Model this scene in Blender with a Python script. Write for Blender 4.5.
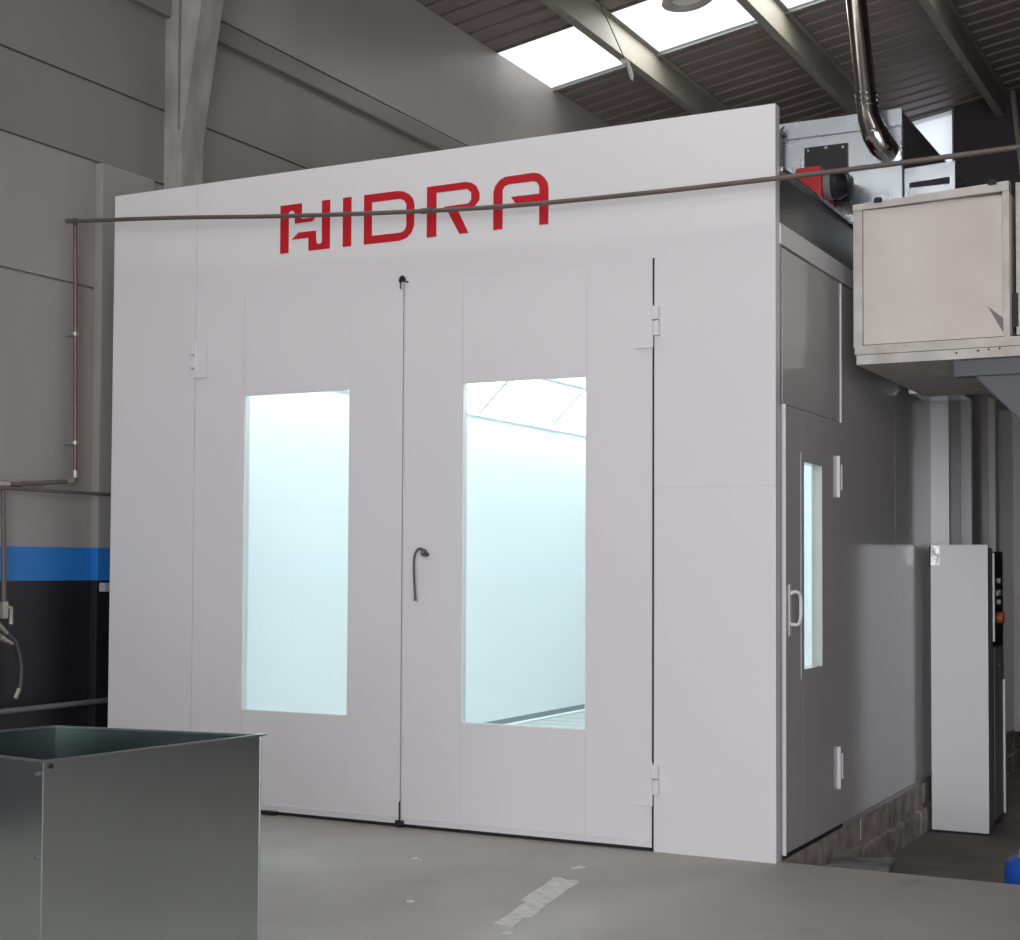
import bpy, bmesh, math, random
from mathutils import Vector, Matrix
from mathutils.geometry import tessellate_polygon
random.seed(4)
S = bpy.context.scene
COL = S.collection
for o in list(bpy.data.objects): bpy.data.objects.remove(o)

# ------------------------------------------------------------------ camera, world, lights, exposure
cam = bpy.data.cameras.new('camera'); co = bpy.data.objects.new('camera', cam); COL.objects.link(co)
r, u, w = Vector((.8871, .4614, .0049)), Vector((.0120, -.0336, .9994)), Vector((-.4613, .8866, .0354))
co.matrix_world = Matrix(((r.x, u.x, -w.x, 2.081), (r.y, u.y, -w.y, -6.569), (r.z, u.z, -w.z, 1.306), (0, 0, 0, 1)))
cam.sensor_width = 36; cam.sensor_fit = 'HORIZONTAL'; cam.lens = 1522.3/1020*36; cam.shift_y = 43.3/1020
S.camera = co
wd = bpy.data.worlds.new('overcast_sky'); S.world = wd; wd.use_nodes = True
wd.node_tree.nodes['Background'].inputs[0].default_value = (.92, .95, 1, 1)
wd.node_tree.nodes['Background'].inputs[1].default_value = 4.5

def area(name, loc, rot, sx, sy, power, color):
    l = bpy.data.lights.new(name, 'AREA'); l.shape = 'RECTANGLE'; l.size = sx; l.size_y = sy
    l.energy = power; l.color = color
    o = bpy.data.objects.new(name, l); COL.objects.link(o); o.location = loc; o.rotation_euler = rot
    return o
R90 = math.pi/2
# daylight falling in through the big roller door opening behind the camera
area('door_daylight', (3.9, -10.7, 2.55), (R90, 0, 0), 6.2, 4.9, 960, (1, .965, .985))
# lamps at the translucent roof strips; front pair added under unseen strips
area('skylight_lamp', (-1.4, -1.45, 6.1), (0, -math.radians(9.2), 0), 4.8, .95, 60, (1, .96, .92))
area('skylight_lamp', (-1.4, -8.05, 6.1), (0, -math.radians(9.2), 0), 4.8, .95, 220, (1, .96, .92))
for _x in (-2.47, -1.27, -.07):
    area('skylight_lamp', (_x, 5.6, 5.8+(_x+4.12)*.162-.012), (0, -math.radians(9.2), 0), 1.05, 1.02, 55, (1, .96, .92))
S.view_settings.view_transform = 'Standard'; S.view_settings.look = 'None'
S.view_settings.exposure = -.93; S.view_settings.gamma = 1; S.view_settings.use_curve_mapping = False

# ------------------------------------------------------------------ materials
def mat(name, col, rough=.5, metal=0, noise=0, nscale=3, col2=None, bump=0, bscale=40, spec=.5, coat=0, stretch=(1, 1, 1), rnoise=0):
    m = bpy.data.materials.new(name); m.use_nodes = True
    nt = m.node_tree; b = nt.nodes['Principled BSDF']
    b.inputs['Roughness'].default_value = rough; b.inputs['Metallic'].default_value = metal
    b.inputs['Specular IOR Level'].default_value = spec; b.inputs['Coat Weight'].default_value = coat
    b.inputs['Base Color'].default_value = (*col, 1)
    tc = nt.nodes.new('ShaderNodeTexCoord'); mp = nt.nodes.new('ShaderNodeMapping')
    mp.inputs['Scale'].default_value = stretch
    nt.links.new(tc.outputs['Object'], mp.inputs['Vector'])
    n = nt.nodes.new('ShaderNodeTexNoise'); n.inputs['Scale'].default_value = nscale; n.inputs['Detail'].default_value = 6
    nt.links.new(mp.outputs[0], n.inputs['Vector'])
    if col2 is None: col2 = tuple(c*(1-.25) for c in col)
    if noise:
        mr = nt.nodes.new('ShaderNodeMapRange'); mr.inputs[1].default_value = .5-.25/noise if noise > 1 else .3; mr.inputs[2].default_value = .7
        mr.inputs[4].default_value = min(1, noise)
        mx = nt.nodes.new('ShaderNodeMix'); mx.data_type = 'RGBA'
        mx.inputs[6].default_value = (*col, 1); mx.inputs[7].default_value = (*col2, 1)
        nt.links.new(n.outputs['Fac'], mr.inputs[0]); nt.links.new(mr.outputs[0], mx.inputs[0]); nt.links.new(mx.outputs[2], b.inputs['Base Color'])
    if rnoise:
        m2 = nt.nodes.new('ShaderNodeMapRange'); m2.inputs[3].default_value = max(0, rough-rnoise); m2.inputs[4].default_value = rough+rnoise
        nt.links.new(n.outputs['Fac'], m2.inputs[0]); nt.links.new(m2.outputs[0], b.inputs['Roughness'])
    if bump:
        n2 = nt.nodes.new('ShaderNodeTexNoise'); n2.inputs['Scale'].default_value = bscale; n2.inputs['Detail'].default_value = 4
        nt.links.new(mp.outputs[0], n2.inputs['Vector'])
        bp = nt.nodes.new('ShaderNodeBump'); bp.inputs['Strength'].default_value = bump; bp.inputs['Distance'].default_value = .01
        nt.links.new(n2.outputs['Fac'], bp.inputs['Height']); nt.links.new(bp.outputs[0], b.inputs['Normal'])
    return m

def emit(name, col, s):
    m = bpy.data.materials.new(name); m.use_nodes = True; nt = m.node_tree
    nt.nodes.remove(nt.nodes['Principled BSDF'])
    e = nt.nodes.new('ShaderNodeEmission'); e.inputs[0].default_value = (*col, 1); e.inputs[1].default_value = s
    nt.links.new(e.outputs[0], nt.nodes['Material Output'].inputs[0]); return m

def pane_mat(name, tint, gloss=.06, kind='glass', rough=.02):
    m = bpy.data.materials.new(name); m.use_nodes = True; nt = m.node_tree
    nt.nodes.remove(nt.nodes['Principled BSDF'])
    t = nt.nodes.new('ShaderNodeBsdfTransparent' if kind == 'glass' else 'ShaderNodeBsdfTranslucent'); t.inputs[0].default_value = (*tint, 1)
    first = t
    if kind != 'glass':
        t2 = nt.nodes.new('ShaderNodeBsdfTransparent'); t2.inputs[0].default_value = (*tint, 1)
        mm = nt.nodes.new('ShaderNodeMixShader'); mm.inputs[0].default_value = .55
        nt.links.new(t.outputs[0], mm.inputs[1]); nt.links.new(t2.outputs[0], mm.inputs[2]); first = mm
    g = nt.nodes.new('ShaderNodeBsdfGlossy'); g.inputs['Roughness'].default_value = rough
    mx = nt.nodes.new('ShaderNodeMixShader'); mx.inputs[0].default_value = gloss
    nt.links.new(first.outputs[0], mx.inputs[1]); nt.links.new(g.outputs[0], mx.inputs[2])
    nt.links.new(mx.outputs[0], nt.nodes['Material Output'].inputs[0]); return m

M = dict(
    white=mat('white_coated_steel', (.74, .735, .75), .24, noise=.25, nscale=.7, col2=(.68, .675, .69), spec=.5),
    side=mat('shaded_white_side_steel', (.52, .515, .51), .13, spec=.5),  # white side steel with its shaded tone put into the colour
    inner=mat('booth_inner_white', (.84, .87, .88), .4),
    red=mat('red_vinyl', (.50, .006, .018), .4),
    rubber=mat('black_rubber', (.012, .012, .014), .6),
    black=mat('black_metal', (.015, .015, .018), .35),
    chrome=mat('chrome_steel', (.62, .62, .64), .18, 1),
    steelgrey=mat('grey_steel', (.10, .105, .12), .5, .2),
    galv=mat('galvanised_sheet', (.70, .77, .84), .26, 1, noise=.7, nscale=5, col2=(.52, .57, .63), bump=.13, bscale=3.5, rnoise=.1),
    bin=mat('bin_galvanised_sheet', (.68, .755, .765), .17, 1, noise=.5, nscale=2, col2=(.56, .63, .64), bump=.04, bscale=2, rnoise=.05),
    flue=mat('stainless_flue', (.42, .385, .36), .14, 1, bump=.06, bscale=14),
    dirtywhite=mat('dusty_cream_sheet', (.68, .645, .61), .6, noise=1, nscale=1.8, col2=(.58, .52, .485), bump=.1, bscale=12),
    dirtyframe=mat('dusty_cream_frame', (.64, .61, .575), .6, noise=1, nscale=9, col2=(.46, .435, .40)),
    dark_dent=mat('torn_grey_patch', (.20, .19, .18), .8),
    redpaint=mat('red_burner_plastic', (.45, .006, .01), .35),
    plenum=mat('plenum_grey_steel', (.30, .29, .29), .3, spec=.4),
    pipe=mat('rusty_air_pipe', (.17, .135, .12), .5, .3, noise=1, nscale=7, col2=(.12, .10, .095)),
    copper=mat('copper_pipe', (.22, .13, .105), .45, .4, noise=1, nscale=6, col2=(.13, .10, .09)),
    brass=mat('brass_fitting', (.45, .42, .36), .4, .7),
    concrete=mat('column_concrete', (.40, .38, .36), .8, noise=1, nscale=7, col2=(.24, .225, .215), bump=.3, bscale=25, stretch=(1, 1, .4)),
    concdark=mat('column_web_concrete', (.08, .075, .073), .85, noise=1, nscale=14, col2=(.10, .095, .095), bump=.4, bscale=30, stretch=(1, 1, .25)),
    purlin=mat('green_grey_purlin', (.29, .275, .235), .6, noise=.6, nscale=3, col2=(.21, .21, .18)),
    roof=mat('brown_roof_sheet', (.25, .205, .19), .55, noise=.8, nscale=1.5, col2=(.18, .148, .14)),
    back=mat('dark_back_wall', (.055, .048, .05), .7, noise=.6, nscale=1, col2=(.035, .032, .035)),
    right=mat('right_wall_paint', (.32, .325, .335), .6, noise=.5, nscale=1),
    block=mat('rough_concrete_block', (.52, .465, .42), .9, noise=1, nscale=9, col2=(.25, .22, .20), bump=.6, bscale=20),
    screed=mat('dark_lower_screed', (.23, .20, .18), .85, noise=1, nscale=3, col2=(.14, .12, .11), bump=.4, bscale=14),
    step=mat('worn_step_concrete', (.38, .36, .34), .85, noise=1, nscale=6, col2=(.15, .145, .14), bump=.3),
    blue=mat('blue_plastic', (.008, .09, .48), .35),
    yellow=mat('yellow_plastic', (.72, .48, .06), .4),
    tape=mat('scuffed_white_tape', (.74, .74, .72), .7, noise=1, nscale=22, col2=(.52, .51, .49)),
    cabinet=mat('pale_cabinet_steel', (.84, .85, .88), .3),
    knob=mat('grey_plastic_button', (.42, .50, .50), .35),
    orange=mat('amber_knob', (.50, .10, .03), .4),
    foil=mat('crinkled_foil', (.55, .55, .58), .4, 1, bump=1, bscale=25),
    grey=mat('grey_plastic', (.20, .205, .21), .5),
    skirting=mat('grey_skirting', (.22, .26, .27), .5),
    grate=mat('grey_floor_grate', (.50, .53, .52), .6),
    glass=pane_mat('clear_glass', (.96, .985, .99), .05),
    sky=pane_mat('skylight_sheet', (.92, .92, .9), .03, 'tl', .3),
    pane_back=pane_mat('frosted_back_window', (.72, .73, .75), .03, 'tl', .3),
    rib=mat('white_rib_steel', (.86, .86, .87), .3),
    plenumshade=mat('shaded_plenum_steel', (.075, .073, .073), .3, spec=.4),  # plenum steel darkened, the shade of its side is in the colour
    tube=emit('booth_light_panel', (.87, .985, 1), 17.0),
    plastic=mat('torn_white_plastic', (.7, .68, .62), .5),
    hose=mat('grey_rubber_hose', (.06, .065, .075), .45),
)

def zones_material():
    """left wall paint: grey wall, blue band, black dado at fixed heights; fine vertical streaks"""
    m = mat('painted_wall_panels', (.3, .3, .3), .38)
    nt = m.node_tree; b = nt.nodes['Principled BSDF']
    g = nt.nodes.new('ShaderNodeNewGeometry'); sp = nt.nodes.new('ShaderNodeSeparateXYZ'); nt.links.new(g.outputs['Position'], sp.inputs[0])
    mr = nt.nodes.new('ShaderNodeMapRange'); mr.inputs[1].default_value = 0; mr.inputs[2].default_value = 6
    nt.links.new(sp.outputs['Z'], mr.inputs[0])
    cr = nt.nodes.new('ShaderNodeValToRGB'); cr.color_ramp.interpolation = 'CONSTANT'
    e = cr.color_ramp.elements; e[0].position = 0; e[0].color = (.012, .012, .017, 1); e[1].position = 1.2/6; e[1].color = (.02, .18, .54, 1)
    x = e.new(1.398/6); x.color = (.30, .29, .28, 1)
    x = e.new(3.65/6); x.color = (.225, .212, .203, 1)
    x = e.new(4.83/6); x.color = (.40, .372, .355, 1)
    nt.links.new(mr.outputs[0], cr.inputs[0])
    n = nt.nodes.new('ShaderNodeTexNoise'); n.inputs['Scale'].default_value = 1.3; n.inputs['Detail'].default_value = 5
    mp = nt.nodes.new('ShaderNodeMapping'); mp.inputs['Scale'].default_value = (1, 1, .35)
    nt.links.new(g.outputs['Position'], mp.inputs[0]); nt.links.new(mp.outputs[0], n.inputs['Vector'])
    m2 = nt.nodes.new('ShaderNodeMapRange'); m2.inputs[1].default_value = .3; m2.inputs[2].default_value = .7; m2.inputs[3].default_value = .88; m2.inputs[4].default_value = 1.06
    nt.links.new(n.outputs['Fac'], m2.inputs[0])
    mx = nt.nodes.new('ShaderNodeMix'); mx.data_type = 'RGBA'; mx.blend_type = 'MULTIPLY'; mx.inputs[0].default_value = 1
    nt.links.new(cr.outputs[0], mx.inputs[6]); nt.links.new(m2.outputs[0], mx.inputs[7]); nt.links.new(mx.outputs[2], b.inputs['Base Color'])
    b.inputs['Roughness'].default_value = .42
    return m
M['leftwall'] = zones_material()

def floor_material():
    m = mat('worn_concrete_floor', (.3, .3, .3), .55, bump=.12, bscale=30)
    nt = m.node_tree; b = nt.nodes['Principled BSDF']
    g = nt.nodes.new('ShaderNodeNewGeometry')
    def noise(sc, det, lo, hi, a, c):
        n = nt.nodes.new('ShaderNodeTexNoise'); n.inputs['Scale'].default_value = sc; n.inputs['Detail'].default_value = det
        nt.links.new(g.outputs['Position'], n.inputs['Vector'])
        m2 = nt.nodes.new('ShaderNodeMapRange'); m2.inputs[1].default_value = lo; m2.inputs[2].default_value = hi
        m2.inputs[3].default_value = a; m2.inputs[4].default_value = c
        nt.links.new(n.outputs['Fac'], m2.inputs[0]); return m2.outputs[0]
    base = nt.nodes.new('ShaderNodeMix'); base.data_type = 'RGBA'
    base.inputs[6].default_value = (.41, .385, .36, 1); base.inputs[7].default_value = (.33, .31, .29, 1)
    nt.links.new(noise(1.1, 8, .35, .65, 0, 1), base.inputs[0])
    m1 = nt.nodes.new('ShaderNodeMix'); m1.data_type = 'RGBA'; m1.inputs[7].default_value = (.22, .21, .20, 1)   # oil stains
    nt.links.new(base.outputs[2], m1.inputs[6]); nt.links.new(noise(2.3, 3, .66, .76, 0, .6), m1.inputs[0])
    m2 = nt.nodes.new('ShaderNodeMix'); m2.data_type = 'RGBA'; m2.inputs[7].default_value = (.52, .50, .47, 1)   # pale scuffs
    nt.links.new(m1.outputs[2], m2.inputs[6]); nt.links.new(noise(7, 3, .70, .78, 0, .5), m2.inputs[0])
    nt.links.new(m2.outputs[2], b.inputs['Base Color'])
    nt.links.new(noise(1.7, 4, .3, .7, .45, .7), b.inputs['Roughness'])
    return m
M['floor'] = floor_material()

# ------------------------------------------------------------------ mesh helpers (coordinates are always world metres)
def box(bm, x0, x1, y0, y1, z0, z1, bev=0):
    vs = [bm.verts.new((x, y, z)) for x in (x0, x1) for y in (y0, y1) for z in (z0, z1)]
    fs = [(0, 1, 3, 2), (4, 6, 7, 5), (0, 4, 5, 1), (2, 3, 7, 6), (0, 2, 6, 4), (1, 5, 7, 3)]
    faces = [bm.faces.new([vs[i] for i in f]) for f in fs]
    if bev:
        ed = {e for f in faces for e in f.edges}
        bmesh.ops.bevel(bm, geom=list(ed), offset=bev, segments=2, affect='EDGES', profile=.7)
def prism(bm, pts, d, axis='y', holes=None):
    """extrude an outline in the xz ('y'), xy ('z') or yz ('x') plane between d[0] and d[1]"""
    loops = [pts]+(holes or [])
    flat = [p for l in loops for p in l]
    tris = tessellate_polygon([[Vector((p[0], p[1], 0)) for p in l] for l in loops])
    def P(p, k): return {'y': (p[0], k, p[1]), 'z': (p[0], p[1], k), 'x': (k, p[0], p[1])}[axis]
    a = [bm.verts.new(P(p, d[0])) for p in flat]; b = [bm.verts.new(P(p, d[1])) for p in flat]
    for t in tris:
        try: bm.faces.new([a[i] for i in t]); bm.faces.new([b[i] for i in reversed(t)])
        except ValueError: pass
    o = 0
    for l in loops:
        n = len(l)
        for i in range(n):
            j = (i+1) % n; bm.faces.new((a[o+i], a[o+j], b[o+j], b[o+i]))
        o += n
    bmesh.ops.recalc_face_normals(bm, faces=bm.faces)
def tube(bm, pts, rad, n=12, caps=True):
    pts = [Vector(p) for p in pts]; rings = []; prev = None
    rr = rad if isinstance(rad, (list, tuple)) else [rad]*len(pts)
    for i, p in enumerate(pts):
        t = ((pts[min(i+1, len(pts)-1)]-pts[i]).normalized()+(pts[i]-pts[max(i-1, 0)]).normalized()).normalized()
        if prev is None: a = t.orthogonal().normalized()
        else: a = (prev-t*prev.dot(t)).normalized()
        prev = a; b = t.cross(a)
        rings.append([bm.verts.new(p+(a*math.cos(2*math.pi*k/n)+b*math.sin(2*math.pi*k/n))*rr[i]) for k in range(n)])
    for A, B in zip(rings, rings[1:]):
        for k in range(n): bm.faces.new((A[k], A[(k+1) % n], B[(k+1) % n], B[k]))
    if caps: bm.faces.new(list(reversed(rings[0]))); bm.faces.new(rings[-1])
def smooth_path(pts, k=8):
    pts = [Vector(p) for p in pts]; out = []
    for i in range(len(pts)-1):
        p0, p1, p2, p3 = pts[max(i-1, 0)], pts[i], pts[i+1], pts[min(i+2, len(pts)-1)]
        for s in range(k):
            t = s/k
            out.append(.5*((2*p1)+(p2-p0)*t+(2*p0-5*p1+4*p2-p3)*t*t+(3*p1-p0-3*p2+p3)*t**3))
    return out+[pts[-1]]
ORG = {}
def obj(name, bm, m, parent=None, smooth=False):
    me = bpy.data.meshes.new(name)
    if parent is not None: org = ORG[parent.name]
    else:
        xs = [v.co for v in bm.verts]
        org = Vector(((min(v.x for v in xs)+max(v.x for v in xs))/2, (min(v.y for v in xs)+max(v.y for v in xs))/2, min(v.z for v in xs)))
    bmesh.ops.recalc_face_normals(bm, faces=bm.faces)
    bmesh.ops.translate(bm, vec=-org, verts=bm.verts)
    bm.to_mesh(me); bm.free(); me.materials.append(m)
    if smooth:
        for p in me.polygons: p.use_smooth = True
        me.set_sharp_from_angle(angle=math.radians(40))
    o = bpy.data.objects.new(name, me); COL.objects.link(o)
    if parent is not None: o.parent = parent
    else: o.location = org
    ORG[o.name] = org
    return o
def bx(name, m, parent, *a, bev=0):
    bm = bmesh.new(); box(bm, *a, bev=bev); return obj(name, bm, m, parent)
def cy(name, m, parent, p0, p1, rad, n=16, prof=None):
    bm = bmesh.new(); p0, p1 = Vector(p0), Vector(p1)
    if prof: tube(bm, [p0.lerp(p1, t) for t, _ in prof], [rad*k for _, k in prof], n)
    else: tube(bm, [p0, p1], rad, n)
    return obj(name, bm, m, parent, True)
def thing(name, label, cat, loc, group=None):
    o = bpy.data.objects.new(name, None); COL.objects.link(o); o.location = loc; o.empty_display_size = .1
    ORG[o.name] = Vector(loc); o['label'] = label; o['category'] = cat
    if group: o['group'] = group
    return o
def tag(o, label, cat, group=None, kind=None):
    if label: o['label'] = label
    if cat: o['category'] = cat
    if group: o['group'] = group
    if kind: o['kind'] = kind
    return o
def struct(name, bm, m, parent=None, label=None, smooth=False):
    o = obj(name, bm, m, parent, smooth)
    if parent is None: o['kind'] = 'structure'
    if label: o['label'] = label
    return o

XL, YB, YF, XR = -4.12, 10.0, -10.5, 7.2
SL = math.tan(math.radians(9.2))
def zr(x): return 5.8+(x-XL)*SL

# ------------------------------------------------------------------ setting: floors
bm = bmesh.new(); box(bm, XL, XR, YF-3, .05, -.32, 0); box(bm, 1.76, XR, .05, YB, -.32, 0); struct('floor', bm, M['floor'], label='worn grey concrete slab floor in front of the booth')
bm = bmesh.new(); box(bm, 0.02, 1.64, .05, YB, -.5, -.3); struct('floor_lower', bm, M['screed'], label='dark rough lower floor beside the booth')
bm = bmesh.new(); box(bm, XL, -.06, .05, YB, -.5, -.01); struct('floor_under_booth', bm, M['block'], label='concrete base under the booth')
bm = bmesh.new(); box(bm, 1.64, 1.76, .05, .98, -.5, 0); struct('floor_edge', bm, M['block'])
# block course under the booth side: individual rough blocks over a footing, one piece of masonry
bm = bmesh.new()
box(bm, -.06, -.003, .05, 7.2, -.3, -.002)
y = .06
while y < 7.0:
    L = .36+random.uniform(-.04, .05); d = random.uniform(-.003, .003)
    box(bm, -.05, .0+d, y, y+L-.008, -.128+random.uniform(-.02, .012), -.006+random.uniform(-.006, 0))
    y += L
y = .06
while y < 7.0:
    L = .7+random.uniform(-.1, .1)
    box(bm, -.05, .022+random.uniform(-.002, .003), y, y+L+.0, -.3, -.15+random.uniform(-.015, .01), bev=.012)
    y += L
struct('trim_1', bm, M['block'], label='rough concrete block course under the booth side wall')

# walls
bm = bmesh.new()
prev = 0
for z in (1.72, 2.91, 3.65, 4.11, 4.84):       # precast courses with shadow gaps
    box(bm, XL-.2, XL, YF, YB, prev, z-.007, bev=.003); prev = z+.007
box(bm, XL-.2, XL-.02, YF, YB, 0, 5.8)
box(bm, XL-.2, XL+.012, YF, YB, prev, 5.8, bev=.004)
struct('wall_left', bm, M['leftwall'], label='grey panel wall with blue band over black dado')
bm = bmesh.new(); box(bm, XL, XL+.045, YF, YB, 4.69, 4.825, bev=.012); struct('trim_2', bm, M['leftwall'], label='rail along the upper left wall')
bm = bmesh.new()
W0, W1, Z0, Z1, Z1a = -1.75, -1.20, 5.20, 6.262, 6.173
prism(bm, [(XL, -.3), (XR, -.3), (XR, zr(XR)), (XL, zr(XL))], (YB, YB+.2), 'y', [[(W0, Z0), (W0, Z1a), (W1, Z1), (W1, Z0)]])
struct('wall_back', bm, M['back'])
wf = None
bm = bmesh.new()
prism(bm, [(W0-.02, Z0-.02), (W1+.02, Z0-.02), (W1+.02, Z1+.008), (W0-.02, Z1a+.003)], (YB-.02, YB+.02), 'y', [[(W0, Z0), (W0, Z1a), (W1, Z1), (W1, Z0)]])
wf = struct('window_1', bm, M['grey'], label='bright daylight window high in the back wall')
bx('window_pane', M['pane_back'], wf, W0, W1, YB+.05, YB+.06, Z0, Z1)
bm = bmesh.new(); box(bm, XR, XR+.2, YF, YB, -.3, zr(XR)); struct('wall_right', bm, M['right'])
bm = bmesh.new()
prism(bm, [(XL, 0), (XR, 0), (XR, zr(XR)), (XL, zr(XL))], (YF-.2, YF), 'y', [[(.7, .02), (.7, 5.1), (7.0, 5.1), (7.0, .02)]])
struct('wall_front', bm, M['right'])
bm = bmesh.new(); box(bm, 1.64, 1.76, .98, YB, -.5, zr(1.64)-.25); struct('shade_partition', bm, M['back'], label='unseen dark partition added to shade the booth side, duct bracket fixed to it')  # out of view, added to keep the passage beside the booth dark
# pilaster on the left wall just before the booth
bm = bmesh.new(); box(bm, XL, XL+.06, .10, .55, 0, 3.64, bev=.012)
struct('wall_left_pilaster', bm, M['leftwall'], label='shallow pilaster on the left wall at the booth corner')

# roof: corrugated sheets with translucent strips
def sheet(bm, y0, y1, x0, x1, dz=0):
    n = round((y1-y0)/.235); p = (y1-y0)/n; prof = []
    for i in range(n):
        a = y0+i*p
        prof += [(a, 0), (a+p*.70, 0), (a+p*.76, .038), (a+p*.94, .038)]
    prof.append((y1, 0))
    t = .006
    for s in (0, t):
        A = [bm.verts.new((x0, q[0], zr(x0)+q[1]+s+dz)) for q in prof]; B = [bm.verts.new((x1, q[0], zr(x1)+q[1]+s+dz)) for q in prof]
        for i in range(len(prof)-1): bm.faces.new((A[i], B[i], B[i+1], A[i+1]))
bm = bmesh.new()
strips = [(5.06, 6.15), (-2.0, -.9), (-8.6, -7.5)]  # strips ahead of the booth are unseen, added for lighting
edges = [YF-.2]
for a, b in sorted(strips): edges += [a, b]
edges.append(YB+.2)
for a, b in zip(edges[::2], edges[1::2]): sheet(bm, a, b, XL-.2, XR+.2)
for a, b in strips[1:]: sheet(bm, a, b, 1.2, XR+.2); 
sheet(bm, 5.06, 6.15, 1.9, XR+.2)
struct('ceiling', bm, M['roof'], label='dark corrugated sheet metal roof')
sx = [XL-.05, -3.12, -1.92, -.72, .48, 1.2]
n = 1
for k, (a, b) in enumerate(strips):
    bm = bmesh.new(); sheet(bm, a-.03, b+.03, XL-.02, 1.9 if k == 0 else 1.2, .012)
    n += 1; struct('window_%d' % n, bm, M['sky'], label='translucent skylight strip across the corrugated roof')
bm = bmesh.new()
for (a, b) in [(6.15, 6.19)]:
    vs = []
    for x in (XL, 1.9):
        for yy, zz in ((a, -.03), (b, -.03), (b, .0), (a, .0)): vs.append(bm.verts.new((x, yy, zr(x)+zz)))
    for i in range(4): bm.faces.new((vs[i], vs[(i+1) % 4], vs[4+(i+1) % 4], vs[4+i]))
    bm.faces.new(vs[:4]); bm.faces.new(vs[4:])
struct('trim_3', bm, M['grey'], label='flashing along the edge of the skylight')
for k, xc in enumerate([-3.07, -1.87, -.67, .53, 1.73, 2.93, 4.13, 5.33, 6.5]):
    bm = bmesh.new(); zt = zr(xc)
    # Z-shaped purlin: web with two flanges, swept along the hall
    prism(bm, [(xc, zt-.24), (xc, zt-.006), (xc+.05, zt+.0), (xc+.05, zt-.008), (xc+.008, zt-.014), (xc+.008, zt-.248), (xc-.075, zt-.248), (xc-.075, zt-.215), (xc-.068, zt-.215), (xc-.068, zt-.24)], (YF, YB), 'y')
    struct('roof_beam' if k == 0 else 'roof_beam', bm, M['purlin'], label='grey green roof purlin running into the hall')
# haunched column against the left wall (H section cast in concrete) and its rafter
def xf(z): return -4.0+(z-3.9)*.167
bm = bmesh.new()
zt = 5.75
def slab(zs, xa, xb, ya, yb):
    rows = []
    for z in zs: rows.append([bm.verts.new(p) for p in ((xa(z), ya, z), (xb(z), ya, z), (xb(z), yb, z), (xa(z), yb, z))])
    for A, B in zip(rows, rows[1:]):
        for i in range(4): bm.faces.new((A[i], A[(i+1) % 4], B[(i+1) % 4], B[i]))
    bm.faces.new(rows[0]); bm.faces.new(rows[-1])
slab([0, zt], lambda z: XL+.0, lambda z: -4.018, .70, .90)
slab([0, 3.93, zt], lambda z: -3.998, lambda z: max(-3.98, xf(z)+.0145), .70, .90)
slab([0, 3.98], lambda z: -4.019, lambda z: -3.997, .703, .895)
col_ = struct('wall_left_column', bm, M['concrete'], label='weathered haunched column against the left wall')
bm = bmesh.new()
slab([3.975, zt], lambda z: -4.019, lambda z: -3.997, .725, .895)
obj('column_slot', bm, M['concdark'], col_)
bm = bmesh.new()
prism(bm, [(XL, zr(XL)-.55), (-3.3, zr(-3.3)-.5), (XR, zr(XR)-.45), (XR, zr(XR)-.26), (XL, zr(XL)-.26)], (.72, .89), 'y')
struct('roof_beam_rafter', bm, M['purlin'], label='rafter over the booth front')

# ------------------------------------------------------------------ the spray booth
B = thing('spray_booth', 'large white steel paint spray booth with red lettering and glazed double doors', 'spray booth', (-1.94, 3.5, 0))
HW = 3.4
XO0, XO1, ZD = -3.285, -.585, 2.75          # door opening
g = .0015
bm = bmesh.new(); box(bm, -3.875, XO0-g, 0, .06, 0, HW, bev=.002); obj('jamb_panel', bm, M['white'], B)
bm = bmesh.new(); box(bm, XO1+g, 0, 0, .06, 0, 1.676, bev=.0015); prism(bm, [(XO0+g, ZD+.0015), (XO1+g, ZD+.0015), (XO1+g, 1.6765), (0, 1.6765), (0, HW), (XO0+g, HW)], (0, .06), 'y'); obj('jamb_panel', bm, M['white'], B)
bx('header_stop', M['inner'], B, XO0, XO1, .051, .064, ZD-.03, ZD+.06)
bx('jamb_stop', M['inner'], B, XO0-.03, XO0+.02, .051, .064, 0, ZD)
bx('jamb_stop', M['inner'], B, XO1-.02, XO1+.03, .051, .064, 0, ZD)
bx('meeting_stop', M['inner'], B, -1.97, -1.92, .051, .064, 0.03, ZD)
bx('door_sill', M['rubber'], B, XO0, XO1, .012, .06, 0, .03)
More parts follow.
